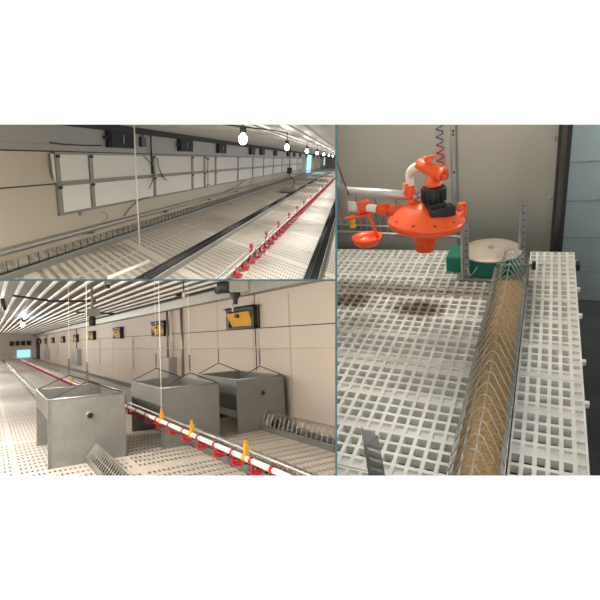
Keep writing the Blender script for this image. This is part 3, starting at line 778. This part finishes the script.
g.build('leaning_wire', 'darkwire', t)

# hanging strip and spring behind the regulator
t = thing('hanging_strip', HC, (-.452, YW - .03, -.05), 'galvanised slotted strip on the metal sheet behind the regulator', 'strip')
MB().box(-.013, .013, 0, .004, 0, 2.2).box(-.013, -.010, -.015, 0, 0, 2.2).build('strip', 'galv', t)
h_ = MB()
for z in (.62, .42, .64): h_.lathe([(.006, 0), (.006, .005)], 8, T(.002, 0, z) @ RX(90))
h_.build('bolt', 'charcoal', t)

# orange pressure regulator, view-facing yaw
RP = Vector((-.385, 1.70, .470))
RPH = HC @ T(*RP) @ RZ(30)
reg = thing('pressure_regulator', HC, RP, 'round orange water pressure regulator with black valve hanging by the pipes', 'regulator', rz=30)
tl = RY(5)
MB().lathe([(.020, -.118), (.029, -.118), (.031, -.088), (.036, -.084), (.042, -.082), (.043, -.046), (.06, -.04)], 28, tl).build('lower_neck', 'orange_dark', reg)
nb = MB()
for i in range(14):
    a = 2 * PI * i / 14
    nb.box(-.002, .002, .029, .0335, -.116, -.09, tl @ RZ(math.degrees(a)))
nb.build('neck_rib', 'orange_dark', reg)
MB().lathe([(.05, -.043), (.095, -.036), (.125, -.022), (.134, -.016), (.134, -.004)], 48, tl).build('bowl', 'orange_dark', reg)
MB().lathe([(.137, -.006), (.138, .004), (.134, .008), (.118, .022), (.098, .042), (.072, .058), (.045, .068), (.03, .071)], 48, tl).build('dome', 'orange', reg)
sc = MB()
for i in range(10):
    a = 2 * PI * i / 10 + .25
    sc.lathe([(.0075, 0), (.0075, .007), (.004, .008)], 8, tl @ T(.118 * math.cos(a), .118 * math.sin(a), .013))
sc.build('screw', mat('dark_screw', (120, 44, 22), .5), reg)
# radial bosses on the dome
bo = MB()
for a, l in ((-92, .085), (-35, .085), (205, .08)):
    bo.tube([(0, 0, .03), (l * math.cos(math.radians(a)), l * math.sin(math.radians(a)), .028)], [.03, .016], 12)
bo.lathe([(.024, 0), (.024, .062)], 18, T(.035, -.05, .0))
bo.build('boss', 'orange', reg)
MB().box(.118, .148, -.012, .012, -.004, .006).box(.142, .150, -.012, .012, -.004, .042).box(.122, .150, -.012, .012, .034, .042).box(.122, .130, -.012, .012, .018, .042).build('side_clip', 'orange', reg, bevel=.003)
lp_ = lambda t_: (-.667 * t_, .745 * t_, .028)
MB().tube([lp_(.19), lp_(.13), lp_(.07)], [.0185, .0195, .03], 20).tube([lp_(.205), lp_(.155)], .0225, 20).build('inlet_socket', 'orange', reg)
# black valve body
VC = T(.02, -.04, 0)
MB().lathe([(.030, .030), (.034, .034), (.034, .082), (.040, .084), (.041, .132), (.034, .138)], 20, VC).build('valve_body', 'black', reg)
kn = MB()
for i in range(16):
    kn.box(-.003, .003, .038, .0435, .086, .130, VC @ RZ(i * 22.5))
kn.build('valve_rib', 'black', reg)
MB().box(-.012, .078, -.098, -.052, .034, .070).box(-.012, .05, -.085, .0, .03, .085).build('valve_block', 'black', reg, bevel=.006)
# orange tee above, nozzle, tap, white elbow
MB().lathe([(.026, .134), (.029, .138), (.029, .152), (.021, .156), (.021, .19)], 20, VC).build('tee_base', 'orange', reg)
MB().tube([(-.016, .0, .214), (.006, -.028, .199), (.028, -.054, .185), (.040, -.068, .177)], [.019, .022, .022, .019], 18).tube([(.037, -.064, .183), (.046, -.075, .176)], [.024, .024], 18).build('tee_body', 'orange', reg)
MB().tube([(.044, -.073, .1775), (.054, -.085, .170)], [.013, .012], 14).build('nozzle_tip', 'orange_dark', reg)
MB().box(.004, .018, -.038, -.022, .214, .228).box(-.006, .030, -.036, -.024, .224, .240).build('tap_handle', 'orange', reg, bevel=.003)
hp = []
for i in range(13):
    a = PI * i / 12 * .62
    hp.append((-.040 + .028 * (1 - math.cos(a)), .035 - .003 * i, .172 + .030 * math.sin(a)))
MB().tube([(-.040, .035, .10), (-.040, .035, .155)] + hp, .0145, 16).build('white_elbow', 'hose', reg)
MB().lathe([(.017, .072), (.020, .076), (.020, .116), (.017, .12)], 18, T(-.040, .035, .012)).box(-.064, -.050, .023, .047, .10, .142).build('elbow_clip', 'orange', reg)
MB().tube([(-.034, .03, .03), (-.034, .03, .10)], .016, 14).build('riser', 'orange', reg)

# spring above the regulator
tp = thing('breather_spring', HC, (-.335, 1.76, .66), 'vertical coil spring on a slotted strap rising above the regulator', 'spring')
pts = []
for i in range(300):
    a = i * 2 * PI / 10
    pts.append((.012 * math.cos(a), .012 * math.sin(a) - .012, i * .0027))
MB().tube(pts, .0017, 5).build('coil', 'darkwire', tp)
MB().box(-.016, .016, .002, .005, -.02, 1.52).build('strap', 'galv', tp)

# pipes: direction of the line (leans slightly towards the eye on the right)
def line_pt(t_, z, off=0):  # t_ metres to the left of the regulator axis
    return Vector((RP.x - .95 * t_, RP.y + .312 * t_ + off, z))
t = thing('support_pipe', HC, (0, 0, 0), 'shiny steel support pipe running left from the black valve', 'pipe')
MB().tube([line_pt(0.02, RP.z + .092), line_pt(.75, RP.z + .092)], .0175, 20).build('pipe', 'galv', t)
MB().tube([line_pt(.0, RP.z + .092), line_pt(.05, RP.z + .092)], .010, 12).build('pipe_end', 'wire', t)
t = thing('water_pipe', HC, (0, 0, 0), 'white water pipe with steel sleeve leading into the orange regulator', 'pipe')
z = RP.z + .028
MB().tube([line_pt(.19, z), line_pt(.42, z)], .0155, 20).build('white_pipe', 'white', t)
MB().tube([line_pt(.30, z), line_pt(.358, z)], .0205, 20).build('white_sleeve', 'white', t)
MB().tube([line_pt(.35, z), line_pt(.80, z)], .0175, 20).build('steel_sleeve', 'galv', t)
# drinker cup
cp = line_pt(.275, z)
t = thing('drinker_cup', HC, cp, 'orange drinker cup with bent arm clipped under the white water pipe', 'drinker cup', rz=30)
cpb = MB().tube([(-.026, 0, 0), (.018, 0, 0)], .0235, 20); cpb.box(-.03, .018, -.016, .016, .017, .027)
cpb.build('pipe_clip', 'orange', t)
MB().box(-.085, .025, -.012, .012, -.034, -.024).build('saddle', 'orange', t, bevel=.003)
MB().hexa([(.036, -.009, -.142), (.05, -.009, -.142), (.05, .009, -.142), (.036, .009, -.142), (.006, -.007, -.03), (.018, -.007, -.03), (.018, .007, -.03), (.006, .007, -.03)]).build('arm', 'orange', t, bevel=.002)
MB().lathe([(.020, -.164), (.040, -.161), (.056, -.144), (.064, -.124), (.061, -.123), (.052, -.139), (.034, -.152), (.006, -.154)], 28, T(-.005, -.0, 0)).build('bowl', 'orange', t)
t2 = thing('nipple', HC, cp, 'small yellow nipple under the white water pipe above the drinker cup', 'nipple', rz=30)
MB().lathe([(.006, -.076), (.013, -.074), (.014, -.064), (.009, -.060), (.013, -.052), (.013, -.045), (.007, -.040), (.007, -.02)], 14, T(-.055, 0, 0)).build('nipple_body', 'yellow', t2)
# hanger bracket at the left with thin wire
t = thing('pipe_hanger', HC, line_pt(.345, z), 'grey hanger plate joining both pipes at the left edge', 'hanger', rz=-18)
MB().box(-.05, .0, -.0215, -.019, -.055, .10).build('plate', 'galv', t)
MB().box(-.04, -.005, -.03, -.019, -.05, -.03).build('lower_clip', 'galv', t)
MB().tube([(.015, -.02, .05), (-.02, -.02, .16), (-.06, -.02, .34)], .002, 6).build('hanger_wire', 'black', t)

# grey bracket lower left on the slats
t = thing('trough_bracket', HC, (-.336, .80, .001), 'dark grey slotted metal bracket standing up at the lower left', 'bracket', rz=24)
bk = MB().hexa([(-.018, 0, 0), (.026, 0, 0), (.026, .003, 0), (-.018, .003, 0), (-.022, .01, .222), (.016, .01, .248), (.016, .013, .248), (-.022, .013, .28)])
bk.hexa([(-.018, 0, 0), (-.015, 0, 0), (-.015, .022, 0), (-.018, .022, 0), (-.022, .01, .28), (-.020, .01, .28), (-.020, .028, .27), (-.022, .028, .27)])
bk.build('plate', 'trough', t)
for i in range(5):
    zz = .08 + i * .032; y = -.001 + zz * .045
    MB().hexa([(-.012, y - .004, zz + .010), (.016, y - .004, zz - .008), (.016, y - .010, zz - .004), (-.012, y - .010, zz + .014), (-.012, y - .002, zz + .018), (.016, y - .002, zz), (.016, y - .008, zz + .001), (-.012, y - .008, zz + .019)]).build('louvre', 'wire', t)
tag(MB().box(.155, .17, 2.35, 2.40, -.03, .0).build('edge_stop', 'charcoal', None, HC), 'small dark stop at the outer edge of the back right slats', 'stop')

# lamps of the regulator corner, unseen: one at upper left, two added for brightness
bulb_lamp(HC, (-.55, 2.0, 1.2), 2.2, 'bulb over the feeder corner, out of the picture', E_C * .2, COL_C, True, group='bulbs over the regulator corner', r=.06)
bulb_lamp(HC, (-.40, 1.85, 1.85), 2.2, 'high bulb added over the slats, out of the picture', E_C, COL_C, True, group='bulbs over the regulator corner', r=.06)  # added to brighten the near slats
bulb_lamp(HC, (.95, 2.65, .95), 2.2, 'bulb added to brighten the blue grey wall, out of the picture', 100, COL_C, True, group='bulbs over the regulator corner', r=.06)  # added to brighten the blue wall

# ------------------------------------------------------------------ every hall ends at the white wall and at the dividers
bpy.context.view_layer.update()
def plane_row(y): # through the eye: points above have positive side
    return Vector((0, (y - 300) / F, 1)).normalized()
DROP = []
def trim_to(o, planes):
    if o.type != 'MESH': return
    mw = o.matrix_world
    cs = [mw @ Vector(c) for c in o.bound_box]
    for (co, no) in planes:
        ds = [(c - co).dot(no) for c in cs]
        if min(ds) >= -1e-4: continue
        if max(ds) <= 0:
            me = bpy.data.meshes.new(o.data.name); o.data = me; DROP.append(o); return
        if o.data.users > 1: o.data = o.data.copy()
        inv = mw.inverted(); lco = inv @ co; lno = (mw.to_3x3().transposed() @ no).normalized()
        bm = bmesh.new(); bm.from_mesh(o.data)
        bmesh.ops.bisect_plane(bm, geom=bm.verts[:] + bm.edges[:] + bm.faces[:], plane_co=lco, plane_no=lno, clear_inner=True)
        bm.to_mesh(o.data); bm.free()
front = (Vector((0, D1 + .003, 0)), Vector((0, 1, 0)))
above = (EYE, plane_row(279.7)); below = (EYE, -plane_row(280.5))
rightof = (EYE, Vector((1, -(336.6 - 300) / F, 0)).normalized())
leftof = (EYE, Vector((-1, (335.7 - 300) / F, 0)).normalized())
for o in list(bpy.data.objects):
    r = o
    while r.parent: r = r.parent
    if r.matrix_world.to_3x3() is None or r.name.startswith(('wall_front', 'trim_1.', 'wall_between')) or r.name in ('trim_1', 'trim_2'): continue
    up = r.matrix_world.to_3x3().col[2].normalized()
    if (up - HA.to_3x3().col[2]).length < .02: trim_to(o, [front, above])
    elif (up - HB.to_3x3().col[2]).length < .02: trim_to(o, [front, below, leftof])
    elif (up - HC.to_3x3().col[2]).length < .02: trim_to(o, [front, rightof])

for o in DROP:
    for c in list(o.children): bpy.data.objects.remove(c)
    bpy.data.objects.remove(o)
